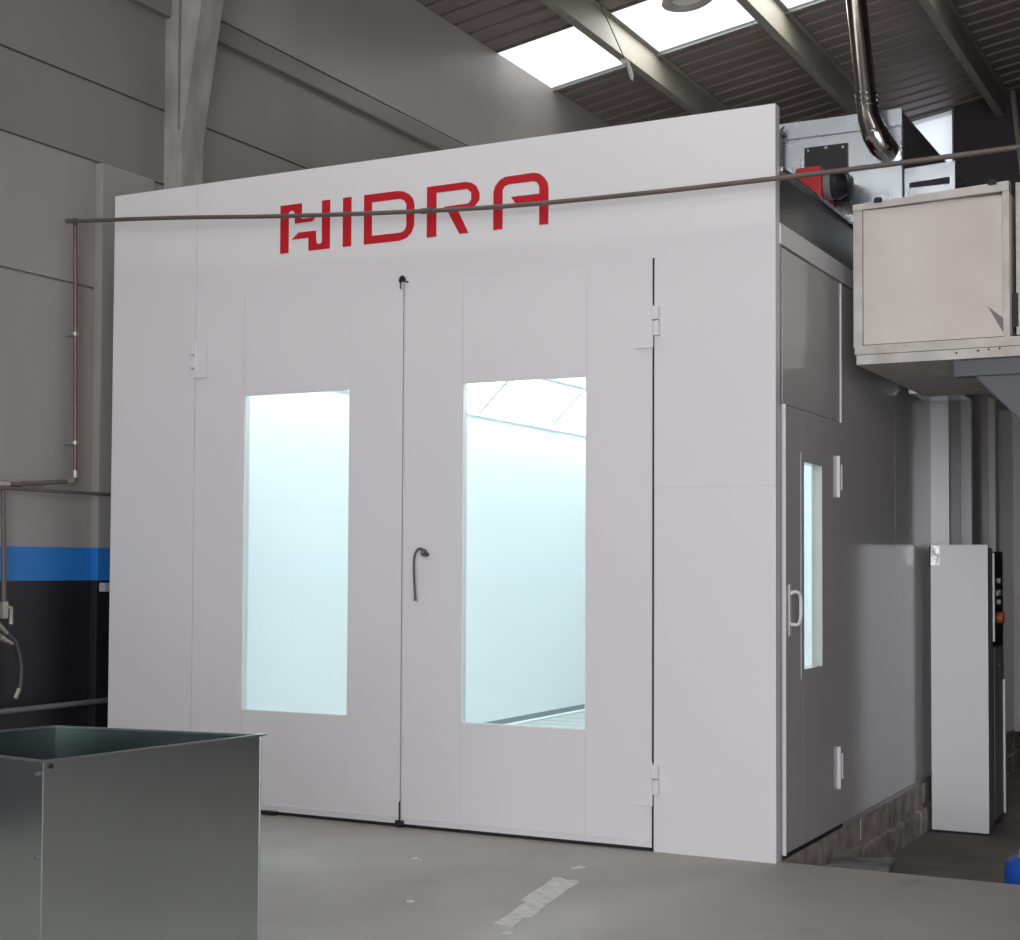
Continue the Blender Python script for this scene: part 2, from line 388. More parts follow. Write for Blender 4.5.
letters = dict(
 H=[[(-2.722,3.222),(-2.584,3.222),(-2.584,3.139),(-2.496,3.139),(-2.517,3.119),(-2.629,3.119),(-2.631,3.177),(-2.64,3.188),(-2.659,3.188),(-2.668,3.179),(-2.668,2.965),(-2.722,2.965)],
    [(-2.456,3.222),(-2.405,3.222),(-2.405,2.965),(-2.54,2.965),(-2.54,3.034),(-2.648,3.034),(-2.604,3.068),(-2.493,3.068),(-2.491,3.008),(-2.481,2.996),(-2.463,2.996),(-2.455,3.005)]],
 I=[[(-2.324,3.222),(-2.272,3.222),(-2.272,2.965),(-2.324,2.965)]],
 D=[[(-2.194,3.222),(-1.994,3.222),(-1.959,3.217),(-1.924,3.199),(-1.9,3.174),(-1.891,3.143),(-1.893,3.034),(-1.907,3.0),(-1.939,2.974),(-1.98,2.965),(-2.194,2.965)]],
 R=[[(-1.817,3.222),(-1.592,3.224),(-1.56,3.215),(-1.534,3.198),(-1.514,3.156),(-1.517,3.123),(-1.55,3.089),(-1.638,3.085),(-1.577,2.966),(-1.628,2.966),(-1.693,3.079),(-1.718,3.111),(-1.578,3.114),(-1.562,3.132),(-1.562,3.166),(-1.584,3.187),(-1.762,3.187),(-1.762,2.965),(-1.817,2.965)]],
 A=[[(-1.437,2.966),(-1.437,3.155),(-1.426,3.185),(-1.404,3.209),(-1.372,3.223),(-1.216,3.226),(-1.184,3.218),(-1.157,3.196),(-1.14,3.17),(-1.135,3.141),(-1.135,2.966),(-1.184,2.966),(-1.184,3.072),(-1.307,3.074),(-1.339,3.120),(-1.184,3.120),(-1.185,3.158),(-1.197,3.176),(-1.215,3.184),(-1.35,3.184),(-1.374,3.177),(-1.386,3.159),(-1.386,2.966)]])
holes = dict(D=[[(-2.146,3.18),(-1.979,3.18),(-1.952,3.169),(-1.939,3.15),(-1.938,3.037),(-1.948,3.016),(-1.971,3.006),(-2.146,3.006)]])
for k, ls in letters.items():
    bm = bmesh.new()
    for l in ls: prism(bm, l, (-.003, .001), 'y', holes.get(k))
    o = obj('letter', bm, M['red'], B); o['label'] = 'red letter %s' % k

# inner room: white walls, coved light panels, ceiling, grated floor
XI0, XI1, YI0, YI1, ZI, ZC = -3.80, -.06, .065, 7.0, 2.525, 2.862
CW = .35
bx('left_wall_panel', M['inner'], B, -3.87, XI0, .06, 7.06, 0, 2.87)
bx('rear_wall_panel', M['inner'], B, XI0, XI1, YI1, 7.06, 0, ZC+.006)
bm = bmesh.new(); box(bm, XI0+CW, XI1-CW, YI0, YI1, ZC, ZC+.006); obj('ceiling_filter', bm, M['inner'], B)
bm = bmesh.new()
box(bm, XI0, XI1, YI0, YI1, -.012, 0)
obj('booth_floor', bm, M['inner'], B)
bm = bmesh.new(); box(bm, XI0, XI0+.012, YI0, YI1, 0, .05); box(bm, XI0, XI1, YI1-.012, YI1, 0, .05); obj('skirting', bm, M['skirting'], B)
bx('grate_pit', M['skirting'], B, XI0+.17, XI1-.5, .3, 6.9, .0005, .002)
bm = bmesh.new()
for i in range(24):
    y0 = .4+i*.27
    box(bm, XI0+.18, XI1-.5, y0, y0+.245, .001, .022, bev=.003)
obj('floor_grate', bm, M['grate'], B)
bm = bmesh.new()
box(bm, XI0+.10, XI0+.165, .28, 6.9, .001, .03, bev=.004); obj('floor_kerb', bm, M['inner'], B)
def slanted(bm, side, y0, y1, t0, t1, off, th):
    """strip on the 45 degree cove; side -1 left, +1 right; t along the slope"""
    if side < 0: a = Vector((XI0, 0, ZI)); b = Vector((XI0+CW, 0, ZC)); nrm = Vector((1, 0, -.9)).normalized()
    else: a = Vector((XI1, 0, ZI)); b = Vector((XI1-CW, 0, ZC)); nrm = Vector((-1, 0, -.9)).normalized()
    P = []
    for q in (off, off+th):
        for t, yy in ((t0, y0), (t1, y0), (t1, y1), (t0, y1)):
            v = a.lerp(b, t)+nrm*q; v.y = yy; P.append(bm.verts.new(v))
    for f in ((0, 1, 2, 3), (4, 5, 6, 7), (0, 1, 5, 4), (1, 2, 6, 5), (2, 3, 7, 6), (3, 0, 4, 7)): bm.faces.new([P[i] for i in f])
for side in (-1, 1):
    ys = [.19+i*1.308 for i in range(6)]
    bm = bmesh.new()
    slanted(bm, side, YI0, YI1, -.03, .03, 0, .015); slanted(bm, side, YI0, YI1, .97, 1.03, 0, .015)
    for yy in ys: slanted(bm, side, yy-.022, yy+.022, .05, .95, 0, .02)
    slanted(bm, side, YI0, YI1, -.05, 1.05, -.03, .01)
    obj('light_cove', bm, M['inner'], B)
    for i in range(5):
        bm = bmesh.new(); slanted(bm, side, ys[i]+.024, ys[i+1]-.024, .035, .965, -.01, .008)
        obj('light_panel', bm, M['tube'], B)

# the two front door leaves
def leaf(x0, x1, wx0, wx1, wz0, wz1, name):
    z0, z1, ya, yb = .018, ZD+.001, -.002, .05
    bm = bmesh.new(); e = .001
    box(bm, x0, wx0-e, ya, yb, z0, z1, bev=.0008)
    box(bm, wx1+e, x1, ya, yb, z0, z1, bev=.0008)
    box(bm, wx0, wx1, ya+.0004, yb, z0, wz0, bev=.0006); box(bm, wx0, wx1, ya+.0004, yb, wz1, z1, bev=.0012)
    L = obj(name, bm, M['white'], B)
    bx('window_pane', M['glass'], L, wx0, wx1, .006, .012, wz0, wz1)
    bm = bmesh.new()   # slim bead round the glass
    t = .005
    prism(bm, [(wx0, wz0), (wx1, wz0), (wx1, wz1), (wx0, wz1)], (.002, .006), 'y', [[(wx0+t, wz0+t), (wx0+t, wz1-t), (wx1-t, wz1-t), (wx1-t, wz0+t)]])
    obj('glazing_bead', bm, M['inner'], L)
    bx('bottom_strip', M['white'], L, x0+.01, x1-.01, -.006, -.002, .045, .055)
    return L
LL = leaf(XO0+.004, -1.953, -2.948, -2.273, .539, 2.222, 'door_leaf')
RL = leaf(-1.938, XO1-.008, -1.605, -.930, .539, 2.219, 'door_leaf')
def gasket(x0, x1, p):
    bx('door_gasket', M['rubber'], p, x0, x1, .004, .05, .03, ZD+.01)
bx('door_gasket', M['plenum'], LL, -1.951, -1.9445, .006, .05, .03, ZD)
bx('cover_strip', M['white'], RL, -1.9435, -1.9385, -.006, .0, .03, ZD)
bx('door_gasket', M['rubber'], RL, XO1-.0085, XO1-.001, .002, .05, .0, ZD+.008)
bx('bottom_seal', M['rubber'], LL, XO0+.01, -1.955, .004, .045, .004, .0175)
bx('bottom_seal', M['rubber'], RL, -1.936, XO1-.01, .004, .045, .004, .0175)
def hinge(p, x, z, hand):
    # two knuckles and a leaf plate screwed on the door
    bm = bmesh.new()
    box(bm, x-.012, x+.020, -.030, .0, z+.004, z+.066, bev=.004); box(bm, x-.004, x+.022, -.030, .0, z-.070, z-.002, bev=.004)
    h = obj('hinge', bm, M['white'], p)
    bm = bmesh.new(); a, b = (x-.10, x-.012) if hand < 0 else (x+.012, x+.10)
    box(bm, a, b, -.010, -.006, z-.12, z+.075, bev=.001)
    box(bm, a, b, -.0135, -.006, z-.124, z-.119)
    obj('hinge_plate', bm, M['white'], p)
hinge(RL, -.574, 2.455, -1); hinge(RL, -.574, .335, -1)
hinge(LL, -3.30, 2.455, 1); hinge(LL, -3.30, .335, 1)
# bent rod handle on the right leaf
bm = bmesh.new()
tube(bm, [(-1.800, -.002, 1.368), (-1.800, -.035, 1.368)], .011, 14)
rp = [(-1.797+.016*math.cos(k*math.pi/6), -.042, 1.376+.016*math.sin(k*math.pi/6)) for k in range(13)]
tube(bm, rp, .004, 8, False)
o = obj('handle_boss', bm, M['steelgrey'], RL, True)
bm = bmesh.new()
tube(bm, smooth_path([(-1.783, -.030, 1.366), (-1.797, -.045, 1.388), (-1.818, -.05, 1.396), (-1.838, -.05, 1.38), (-1.848, -.05, 1.35), (-1.85, -.05, 1.30), (-1.846, -.05, 1.22), (-1.841, -.05, 1.145)], 5), .0062, 10)
tube(bm, [(-1.841, -.05, 1.152), (-1.8405, -.05, 1.136)], .008, 10)
obj('handle', bm, M['steelgrey'], RL, True)
# black latch hook over the meeting stiles, black bolt at the foot
bm = bmesh.new()
tube(bm, smooth_path([(-1.962, -.012, 2.715), (-1.962, -.016, 2.745), (-1.955, -.02, 2.768), (-1.945, -.02, 2.77), (-1.935, -.018, 2.752), (-1.918, -.012, 2.747)], 4), [.004]*5+[.010]*11+[.004]*5, 8)
obj('latch_hook', bm, M['black'], RL, True)
bm = bmesh.new(); box(bm, -1.968, -1.925, -.022, .0, .004, .036, bev=.004); tube(bm, [(-1.9475, -.012, .03), (-1.9475, -.012, .13)], .004, 8)
obj('foot_bolt', bm, M['black'], RL)
bx('door_stop', M['black'], LL, -2.80, -2.70, -.03, .01, .002, .022, bev=.004)

# side wall (faces right): corner profile, framed upper panel, door, long panels, cornice
Y0, Y1 = .10, 1.125       # side door opening
DZ = 2.05
bx('corner_post', M['plenum'], B, -.055, .0, .0605, Y0-.012, 0, 2.77)
bx('header_stop', M['inner'], B, -.058, -.051, .07, 1.2, DZ-.03, DZ+.04)
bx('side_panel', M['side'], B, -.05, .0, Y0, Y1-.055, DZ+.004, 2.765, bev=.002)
bx('panel_bead', M['white'], B, -.05, .006, Y1-.05, Y1-.035, DZ-.1+.1, 2.765)
bx('cornice', M['white'], B, -.06, .006, .0605, 7.06, 2.775, 2.87, bev=.003)
y = Y1-.03
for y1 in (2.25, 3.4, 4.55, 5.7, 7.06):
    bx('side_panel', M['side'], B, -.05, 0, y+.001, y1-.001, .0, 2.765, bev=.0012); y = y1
for yy, ww in ((3.2, .112), (4.16, .07), (5.2, .05), (6.28, .11)):
    bx('side_rib', M['rib'], B, 0, ww, yy, yy+.06, .0, 2.6, bev=.003)
bx('base_rail', M['plenum'], B, -.052, .004, Y1-.03, 7.06, -.004, .022)
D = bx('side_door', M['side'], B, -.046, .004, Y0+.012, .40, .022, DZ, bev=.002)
# the rest of the leaf round its narrow window
WA, WB, WZ0, WZ1 = .412, .715, .835, 1.806
bm = bmesh.new(); e = .0
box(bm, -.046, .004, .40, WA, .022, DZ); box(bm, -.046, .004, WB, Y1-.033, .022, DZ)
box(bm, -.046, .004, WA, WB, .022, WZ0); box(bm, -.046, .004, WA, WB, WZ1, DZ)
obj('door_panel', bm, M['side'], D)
bx('window_pane', M['glass'], D, -.03, -.024, WA, WB, WZ0, WZ1)
bm = bmesh.new(); t = .045
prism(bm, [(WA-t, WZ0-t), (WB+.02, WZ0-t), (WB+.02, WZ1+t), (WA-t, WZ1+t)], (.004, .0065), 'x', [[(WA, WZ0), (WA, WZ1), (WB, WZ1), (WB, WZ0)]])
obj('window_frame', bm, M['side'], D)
bx('door_edge', M['white'], D, -.046, .014, Y0+.0, Y0+.014, .018, DZ+.002, bev=.002)
bx('door_gasket', M['rubber'], D, -.05, -.004, Y0-.012, Y0, .0, DZ+.004)
bx('door_gasket', M['rubber'], D, -.05, .002, Y0, Y1-.03, .0, .02)
for z in (1.77, .31):
    bm = bmesh.new(); box(bm, .004, .007, .99, 1.03, z-.10, z+.10); box(bm, .004, .021, .985, .995, z-.105, z+.105, bev=.002)
    box(bm, .004, .012, 1.065, 1.072, z-.065, z+.065, bev=.002)
    obj('hinge', bm, M['white'], D)
bm = bmesh.new()
tube(bm, smooth_path([(.004, .195, 1.19), (.025, .195, 1.20), (.042, .205, 1.195), (.047, .22, 1.17), (.047, .22, 1.085), (.042, .205, 1.055), (.025, .195, 1.05), (.004, .195, 1.055)], 4), .0085, 10)
box(bm, .004, .009, .175, .205, 1.0, 1.235, bev=.002)
obj('handle', bm, M['white'], D, True)
# plenum on top
bx('roof_plenum', M['plenumshade'], B, -3.85, -.004, .07, 7.0, 2.97, 3.115, bev=.004)
bx('bounce_panel', M['inner'], B, -3.8, -.08, .12, 6.9, 3.116, 3.122)  # unseen pale sheet added to bounce daylight onto walls and roof
bx('plenum_base', M['plenumshade'], B, -3.86, -.0, .065, 7.03, 2.871, 2.97)
bx('plenum_flange', M['galv'], B, -.05, .012, .07, 7.0, 3.108, 3.128, bev=.002)

# ------------------------------------------------------------------ heating unit on the roof
U = thing('heating_unit', 'galvanised air heating unit with red burner on top of the booth', 'heating unit', (-.45, 3.2, 3.129))
UY = 2.4
bm = bmesh.new(); box(bm, -1.15, .01, UY, 4.1, 3.129, 4.02, bev=.004); obj('casing', bm, M['galv'], U)
bm = bmesh.new(); box(bm, -1.16, .014, UY-.006, UY+.03, 3.935, 4.03, bev=.004); box(bm, -1.15, .012, UY-.014, UY, 3.925, 3.94, bev=.003); obj('top_rail', bm, M['galv'], U)
bm = bmesh.new(); box(bm, -.75, -.705, UY-.06, UY-.015, 3.13, 3.96); box(bm, -.76, -.69, UY-.07, UY-.01, 3.945, 3.965); tube(bm, [(-.72, UY-.04, 3.965), (-.69, UY-.05, 4.0)], .008, 8); obj('corner_upright', bm, M['steelgrey'], U)
bx('side_panel', M['plenumshade'], U, .0, .014, UY+.03, 4.08, 3.15, 4.0)  # dark sheet that paints the shade on the casing's right side
bx('mounting_plate', M['black'], U, -.575, -.308, UY-.012, UY, 3.5, 3.862, bev=.003)
for x, z in ((-.55, 3.84), (-.44, 3.845), (-.335, 3.838), (-.335, 3.70), (-.335, 3.53)): cy('bolt', M['chrome'], U, (x, UY-.02, z), (x, UY-.012, z), .009, 8)
HY = UY-.2
bm = bmesh.new(); box(bm, -.545, -.385, HY-.11, HY+.18, 3.43, 3.665, bev=.022); obj('burner_hood', bm, M['redpaint'], U, True)
bm = bmesh.new(); tube(bm, [(-.385, HY, 3.565), (-.345, HY, 3.565)], .085, 20); obj('burner_flange', bm, M['grey'], U, True)
bm = bmesh.new(); tube(bm, [(-.345, HY, 3.565), (-.31, HY, 3.565), (-.25, HY+.01, 3.565)], [.085, .09, .055], 16)
tube(bm, smooth_path([(-.29, HY-.08, 3.64), (-.24, HY-.09, 3.59), (-.235, HY-.05, 3.50), (-.25, HY, 3.45)], 4), .012, 8)
obj('fan_housing', bm, M['black'], U, True)
bm = bmesh.new(); box(bm, -.47, -.28, HY+.17, UY-.012, 3.5, 3.66, bev=.01); obj('burner_neck', bm, M['black'], U)
bm = bmesh.new(); tube(bm, [(-.545, HY-.02, 3.615), (-.595, HY-.04, 3.64)], .022, 12); obj('burner_nose', bm, M['chrome'], U, True)

F = thing('flue_pipe', 'shiny stainless flue pipe rising from the heating unit towards the roof', 'flue pipe', (-.12, UY-.12, 3.84))
FY = UY-.13
xt = -.49*0
top = zr(-.3)-.04
def fx(z): return -.160-(z-4.04)*.098
bm = bmesh.new(); tube(bm, [(fx(4.03), FY, 4.03), (fx(top), FY, top)], .060, 24); obj('pipe', bm, M['flue'], F, True)
bm = bmesh.new(); tube(bm, [(fx(4.03), FY, 4.04), (-.150, FY, 3.96), (-.118, FY, 3.87), (-.108, FY, 3.85), (-.085, FY+.03, 3.80), (-.07, FY+.1, 3.785), (-.07, UY, 3.785)], [.063, .066, .076, .078, .078, .074, .072], 24); obj('elbow', bm, M['flue'], F, True)
for z in (4.03, 4.065, 4.10): cy('collar', M['flue'], F, (fx(z), FY, z-.006), (fx(z), FY, z+.006), .068, 24)
cy('wall_collar', M['galv'], F, (-.07, UY-.012, 3.785), (-.07, UY, 3.785), .085, 24)

# ------------------------------------------------------------------ cream intake duct, riser, bracket
K = thing('intake_duct', 'dusty cream sheet metal duct box hung beside the booth', 'duct', (.5, 1.6, 2.32))
KY = .9
bm = bmesh.new(); box(bm, .125, .868, KY+.02, 2.42, 2.42, 3.10, bev=.004); obj('duct_box', bm, M['dirtyframe'], K)
bm = bmesh.new(); box(bm, .165, .835, KY+.0, KY+.02, 2.415, 3.085, bev=.002); P_ = obj('access_panel', bm, M['dirtywhite'], K)
bm = bmesh.new()
prism(bm, [(.76, 2.565), (.835, 2.50), (.835, 2.43)], (KY-.0015, KY+.001), 'y'); obj('torn_patch', bm, M['dark_dent'], P_)
bm = bmesh.new()
box(bm, .118, .163, KY-.012, KY+.02, 2.40, 3.115, bev=.003); box(bm, .835, .866, KY-.012, KY+.02, 2.40, 3.14, bev=.003)
prism(bm, [(.118, 3.085), (.866, 3.108), (.866, 3.153), (.118, 3.115)], (KY-.02, KY+.05), 'y')
obj('frame', bm, M['dirtyframe'], K)
bm = bmesh.new(); box(bm, .125, 1.60, KY-.018, KY+.03, 2.365, 2.41, bev=.003); obj('lower_rail', bm, M['dirtyframe'], K)
bm = bmesh.new(); box(bm, .135, 1.60, KY-.022, 2.42, 2.315, 2.362, bev=.002); obj('base_tray', bm, M['dirtyframe'], K)
bm = bmesh.new(); box(bm, .89, 1.60, KY+.02, 2.4, 2.42, 3.15, bev=.004); obj('second_module', bm, M['dirtyframe'], K)
bm = bmesh.new(); box(bm, .872, .90, KY+.018, KY+.028, 2.46, 2.62); obj('gap', bm, M['rubber'], K)
for x, z in ((.62, 2.345), (.72, 2.349), (.77, 2.352), (.82, 2.354)): cy('screw', M['rubber'], K, (x, KY-.026, z), (x, KY-.022, z), .005, 8)
for x, z in ((.245, 3.125), (.79, 3.152)):
    bm = bmesh.new(); tube(bm, [(x, KY-.035, z), (x, KY+.01, z)], .014, 10); box(bm, x-.02, x+.02, KY-.025, KY-.018, z-.012, z+.012, bev=.002); obj('clamp_bolt', bm, M['rubber'], K)
Rr = thing('damper_duct', 'galvanised damper box standing behind the cream duct', 'duct', (.15, 2.7, 2.35))
bm = bmesh.new(); box(bm, .03, .31, 2.46, 2.95, 2.34, 3.64, bev=.003); obj('duct_body', bm, M['galv'], Rr)
bm = bmesh.new(); prism(bm, [(.018, 3.3), (.31, 3.3), (.31, 3.69), (.018, 3.676)], (2.44, 2.46), 'y', [[(.045, 3.32), (.045, 3.59), (.28, 3.60), (.28, 3.32)]]); obj('damper_frame', bm, M['galv'], Rr)
bm = bmesh.new(); box(bm, .03, .29, 2.452, 2.458, 3.565, 3.60); obj('damper_slot', bm, M['rubber'], Rr)

G = thing('support_bracket', 'grey steel cantilever bracket with gusset carrying the cream duct', 'bracket', (1.5, .98, -.3))
bm = bmesh.new(); box(bm, .60, 1.60, KY+.02, KY+.10, 2.235, 2.245, bev=.001); box(bm, .60, 1.60, KY+.012, KY+.02, 2.235, 2.314, bev=.001); obj('arm', bm, M['steelgrey'], G)
bm = bmesh.new(); box(bm, .60, 1.60, 1.9, 1.98, 2.235, 2.314, bev=.001); obj('arm', bm, M['steelgrey'], G)
bm = bmesh.new(); prism(bm, [(.70, 2.234), (1.52, 2.234), (1.52, 1.45), (1.44, 1.45)], (KY+.03, KY+.042), 'y'); box(bm, .0, .0001, 0, .0001, 2.23, 2.2301) if False else None
obj('gusset', bm, M['steelgrey'], G)
bm = bmesh.new()
tube(bm, [(.705, KY+.045, 2.23), (1.48, KY+.045, 1.46)], .014, 6); obj('gusset_edge', bm, M['steelgrey'], G)
bm = bmesh.new(); box(bm, 1.52, 1.60, KY+.01, 2.0, -.3, 2.314, bev=.003); obj('post', bm, M['steelgrey'], G)

# ------------------------------------------------------------------ control cabinet
C = thing('control_cabinet', 'tall pale steel control cabinet with dark button panel beside the booth', 'cabinet', (.22, 3.2, -.3))
CX0, CX1, CY0, CY1 = .05, .39, 2.95, 3.19
CY1 = 3.18
bm = bmesh.new(); box(bm, CX0, CX1-.012, CY0+.012, CY1, -.28, 1.44, bev=.003); obj('body', bm, M['grey'], C)
bm = bmesh.new(); box(bm, CX0, CX1, CY0, CY0+.012, -.285, 1.457, bev=.003); fp = obj('front_cover', bm, M['cabinet'], C)
bm = bmesh.new(); box(bm, CX0+.002, CX0+.055, CY0-.003, CY0-.0005, 1.33, 1.452, bev=.001); obj('foil_sticker', bm, M['foil'], C)
bx('edge_strip', M['rubber'], C, CX0-.008, CX0, CY0-.002, CY0+.02, 1.32, 1.45)
bm = bmesh.new(); box(bm, CX0+.02, CX1-.03, CY0+.02, CY1-.01, -.30, -.28); obj('plinth', bm, M['rubber'], C)
C2 = thing('switch_console', 'black console of switches and amber knob behind the pale cabinet', 'console', (.25, 3.5, -.3))
bx('body', M['black'], C2, .13, .36, 3.28, 3.66, -.28, 1.42, bev=.004)
bx('foot', M['rubber'], C2, .15, .34, 3.3, 3.64, -.3, -.28)
bx('lid_edge', M['cabinet'], C2, .36, .382, 3.22, 3.245, .86, 1.41, bev=.003)
bx('lid_hinge', M['cabinet'], C2, .30, .37, 3.24, 3.285, .9, 1.36)
bx('lower_door_edge', M['cabinet'], C2, .36, .378, 3.605, 3.63, -.25, .60, bev=.003)
bx('lower_door', M['grey'], C2, .361, .366, 3.30, 3.60, -.25, .82, bev=.002)
for yy, z in ((3.47, 1.235), (3.47, 1.16), (3.42, 1.155), (3.47, 1.10)):
    cy('push_button', M['knob'], C2, (.36, yy, z), (.378, yy, z), .017, 12)
cy('amber_knob', M['orange'], C2, (.36, 3.47, 1.0), (.395, 3.47, 1.0), .036, 16)
cy('lock', M['chrome'], C2, (.36, 3.47, .70), (.372, 3.47, .70), .014, 12)

# ------------------------------------------------------------------ compressed air pipe looping across in front of the booth
A_ = thing('air_pipe', 'thin rusty compressed air pipe sagging across the booth front', 'pipe', (-4.03, -.16, 1.75))
# leaves the wall drop and runs freely across to the right
px = smooth_path([(-4.03, -.14, 3.245), (-3.3, -.16, 3.185), (-2.62, -.14, 3.128), (-1.95, -.12, 3.082), (-1.34, -.11, 3.049), (-.65, -.11, 3.033), (.03, -.10, 3.032), (.6, -.1, 3.036), (1.3, -.1, 3.05), (2.2, -.1, 3.08), (4.4, -.1, 3.2), (7.17, -.1, 3.3)], 5)
bm = bmesh.new(); tube(bm, px, .0115, 10); tube(bm, [(-4.10, -.145, 3.252), (-4.02, -.143, 3.246)], .014, 10); tube(bm, [(-1.78, -.1175, 3.071), (-1.72, -.1172, 3.069)], .015, 10)
obj('long_run', bm, M['pipe'], A_, True)
bm = bmesh.new()
tube(bm, smooth_path([(-4.04, -.14, 3.24), (-4.05, -.13, 3.225), (-4.05, -.127, 3.19), (-4.05, -.11, 2.4), (-4.05, -.10, 1.82)], 4), .0125, 10)
obj('wall_drop', bm, M['copper'], A_, True)
bm = bmesh.new(); tube(bm, smooth_path([(-4.05, -.10, 1.83), (-4.05, -.105, 1.79), (-4.05, -.14, 1.775), (-4.05, -.5, 1.745), (-4.05, -.63, 1.735), (-4.05, -2.2, 1.73)], 5), .0125, 10); obj('branch_run', bm, M['pipe'], A_, True)
for p0, p1, rr in (((-4.05, -.097, 1.80), (-4.05, -.10, 1.84), .02), ((-4.05, -.12, 1.778), (-4.05, -.17, 1.774), .02), ((-4.05, -.60, 1.738), (-4.05, -.68, 1.735), .021), ((-4.05, -.115, 2.62), (-4.05, -.115, 2.60), .018), ((-4.05, -.103, 1.985), (-4.05, -.103, 2.005), .019)):
    cy('fitting', M['brass'], A_, p0, p1, rr, 12)
for z in (2.61, 1.995): bx('clip', M['grey'], A_, -4.12, -4.05, -.12, -.10, z-.008, z+.008)
for y in (-.35, -1.3): bx('clip', M['grey'], A_, -4.12, -4.05, y, y+.02, 1.73, 1.76)
H = thing('air_hose', 'dark air hose hanging from a drop pipe against the black dado', 'hose', (-4.04, -.6, .6))
cy('drop_pipe', M['pipe'], H, (-4.05, -.635, 1.725), (-4.05, -.615, 1.10), .0135, 12)
bm = bmesh.new(); box(bm, -4.07, -4.03, -.64, -.60, 1.02, 1.11, bev=.008); tube(bm, [(-4.04, -.60, 1.08), (-4.04, -.575, 1.075), (-4.04, -.572, .99)], .013, 10); obj('filter_head', bm, M['brass'], H, True)
bm = bmesh.new(); tube(bm, [(-4.04, -.68, 1.0), (-4.04, -.60, .94)], [.018, .012], 10); tube(bm, [(-4.03, -.665, .925), (-4.03, -.57, .885)], [.02, .01], 10); obj('coupling', bm, M['brass'], H, True)
bm = bmesh.new(); tube(bm, smooth_path([(-4.04, -.602, .942), (-4.04, -.535, .885), (-4.04, -.495, .77), (-4.04, -.498, .66), (-4.04, -.515, .62)], 6), .011, 10); obj('hose', bm, M['hose'], H, True)
bm = bmesh.new(); tube(bm, [(-4.04, -.508, .64), (-4.04, -.535, .59)], .013, 10); obj('hose_nozzle', bm, M['brass'], H, True)

bm = bmesh.new(); tube(bm, [(XL+.087, -6, 1.705), (XL+.087, .50, 1.715)], .0095, 8)
tag(obj('wall_conduit', bm, M['pipe'], None, True), 'thin dark conduit running level along the grey wall just under the branch pipe', 'conduit')
bm = bmesh.new(); tube(bm, [(XL+.09, -6, .525), (XL+.09, .70, .53)], .016, 10)
for y in (-.9, -2.5, .3): box(bm, XL if y < 0 else XL+.075, XL+.09, y, y+.02, .515, .535)
tag(obj('rail_pipe', bm, mat('dull_rail', (.16, .16, .17), .5, .4), None, True), 'grey horizontal pipe rail low on the black dado behind the bin', 'rail')
bm = bmesh.new(); box(bm, XL+.075, XL+.12, .10, .25, 1.155, 1.205, bev=.004)
tag(obj('junction_box', bm, mat('pale_box', (.36, .38, .39), .5)), 'small pale box under the blue band at the booth corner', 'box')

# ------------------------------------------------------------------ open galvanised bin in the foreground
Bn = thing('metal_bin', 'open topped galvanised sheet metal bin in the left foreground', 'bin', (-1.1, -3.25, 0))
Q = [(-.807, -3.62), (-.694, -2.848), (-1.401, -2.964), (-1.519, -3.535)]      # near, right, back, left corners
cx = sum(q[0] for q in Q)/4; cyy = sum(q[1] for q in Q)/4
def inset(k): return [(cx+(q[0]-cx)*k, cyy+(q[1]-cyy)*k) for q in Q]
ZB = .8
bm = bmesh.new()
prism(bm, Q, (.03, ZB), 'z', [inset(.994)])
obj('side_sheet', bm, M['bin'], Bn)
bm = bmesh.new(); prism(bm, inset(.993), (.03, .036), 'z'); obj('bottom_sheet', bm, M['bin'], Bn)
bm = bmesh.new()
O = inset(1.012); prism(bm, O, (ZB-.004, ZB+.002), 'z', [inset(.990)])
d = Vector((Q[1][0]-Q[0][0], Q[1][1]-Q[0][1])).normalized()
prism(bm, [(Q[1][0], Q[1][1]), (Q[1][0]+d.x*.028, Q[1][1]+d.y*.028), (Q[1][0]+d.x*.02-.03, Q[1][1]+d.y*.02), (Q[1][0]-.04, Q[1][1]-.01)], (ZB-.003, ZB+.001), 'z')
obj('folded_rim', bm, mat('bin_rim_sheet', (.62, .66, .66), .3, 1), Bn)
for (qx, qy) in Q:
    bm = bmesh.new(); tube(bm, [(qx, qy, .03), (qx, qy, ZB-.003)], .003, 8); obj('corner_seam', bm, M['bin'], Bn, True)
    for ang in (0,):
        cy('foot', M['rubber'], Bn, (cx+(qx-cx)*.93, cyy+(qy-cyy)*.93, 0), (cx+(qx-cx)*.93, cyy+(qy-cyy)*.93, .03), .025, 12)
dl = Vector((Q[3][0]-Q[0][0], Q[3][1]-Q[0][1])).normalized(); nl = Vector((dl.y, -dl.x)); nl = nl if nl.y < 0 else -nl
nr = Vector((d.y, -d.x)); nr = nr if nr.x > 0 else -nr
for z in (.765, .55, .33):
    p = Vector((Q[0][0]+dl.x*.02, Q[0][1]+dl.y*.02)); cy('rivet', M['steelgrey'], Bn, (p.x, p.y, z), (p.x+nl.x*.006, p.y+nl.y*.006, z), .006, 8)
p = Vector((Q[0][0]+d.x*.022, Q[0][1]+d.y*.022)); cy('rivet', M['rubber'], Bn, (p.x, p.y, .785), (p.x+nr.x*.004, p.y+nr.y*.004, .785), .007, 8)

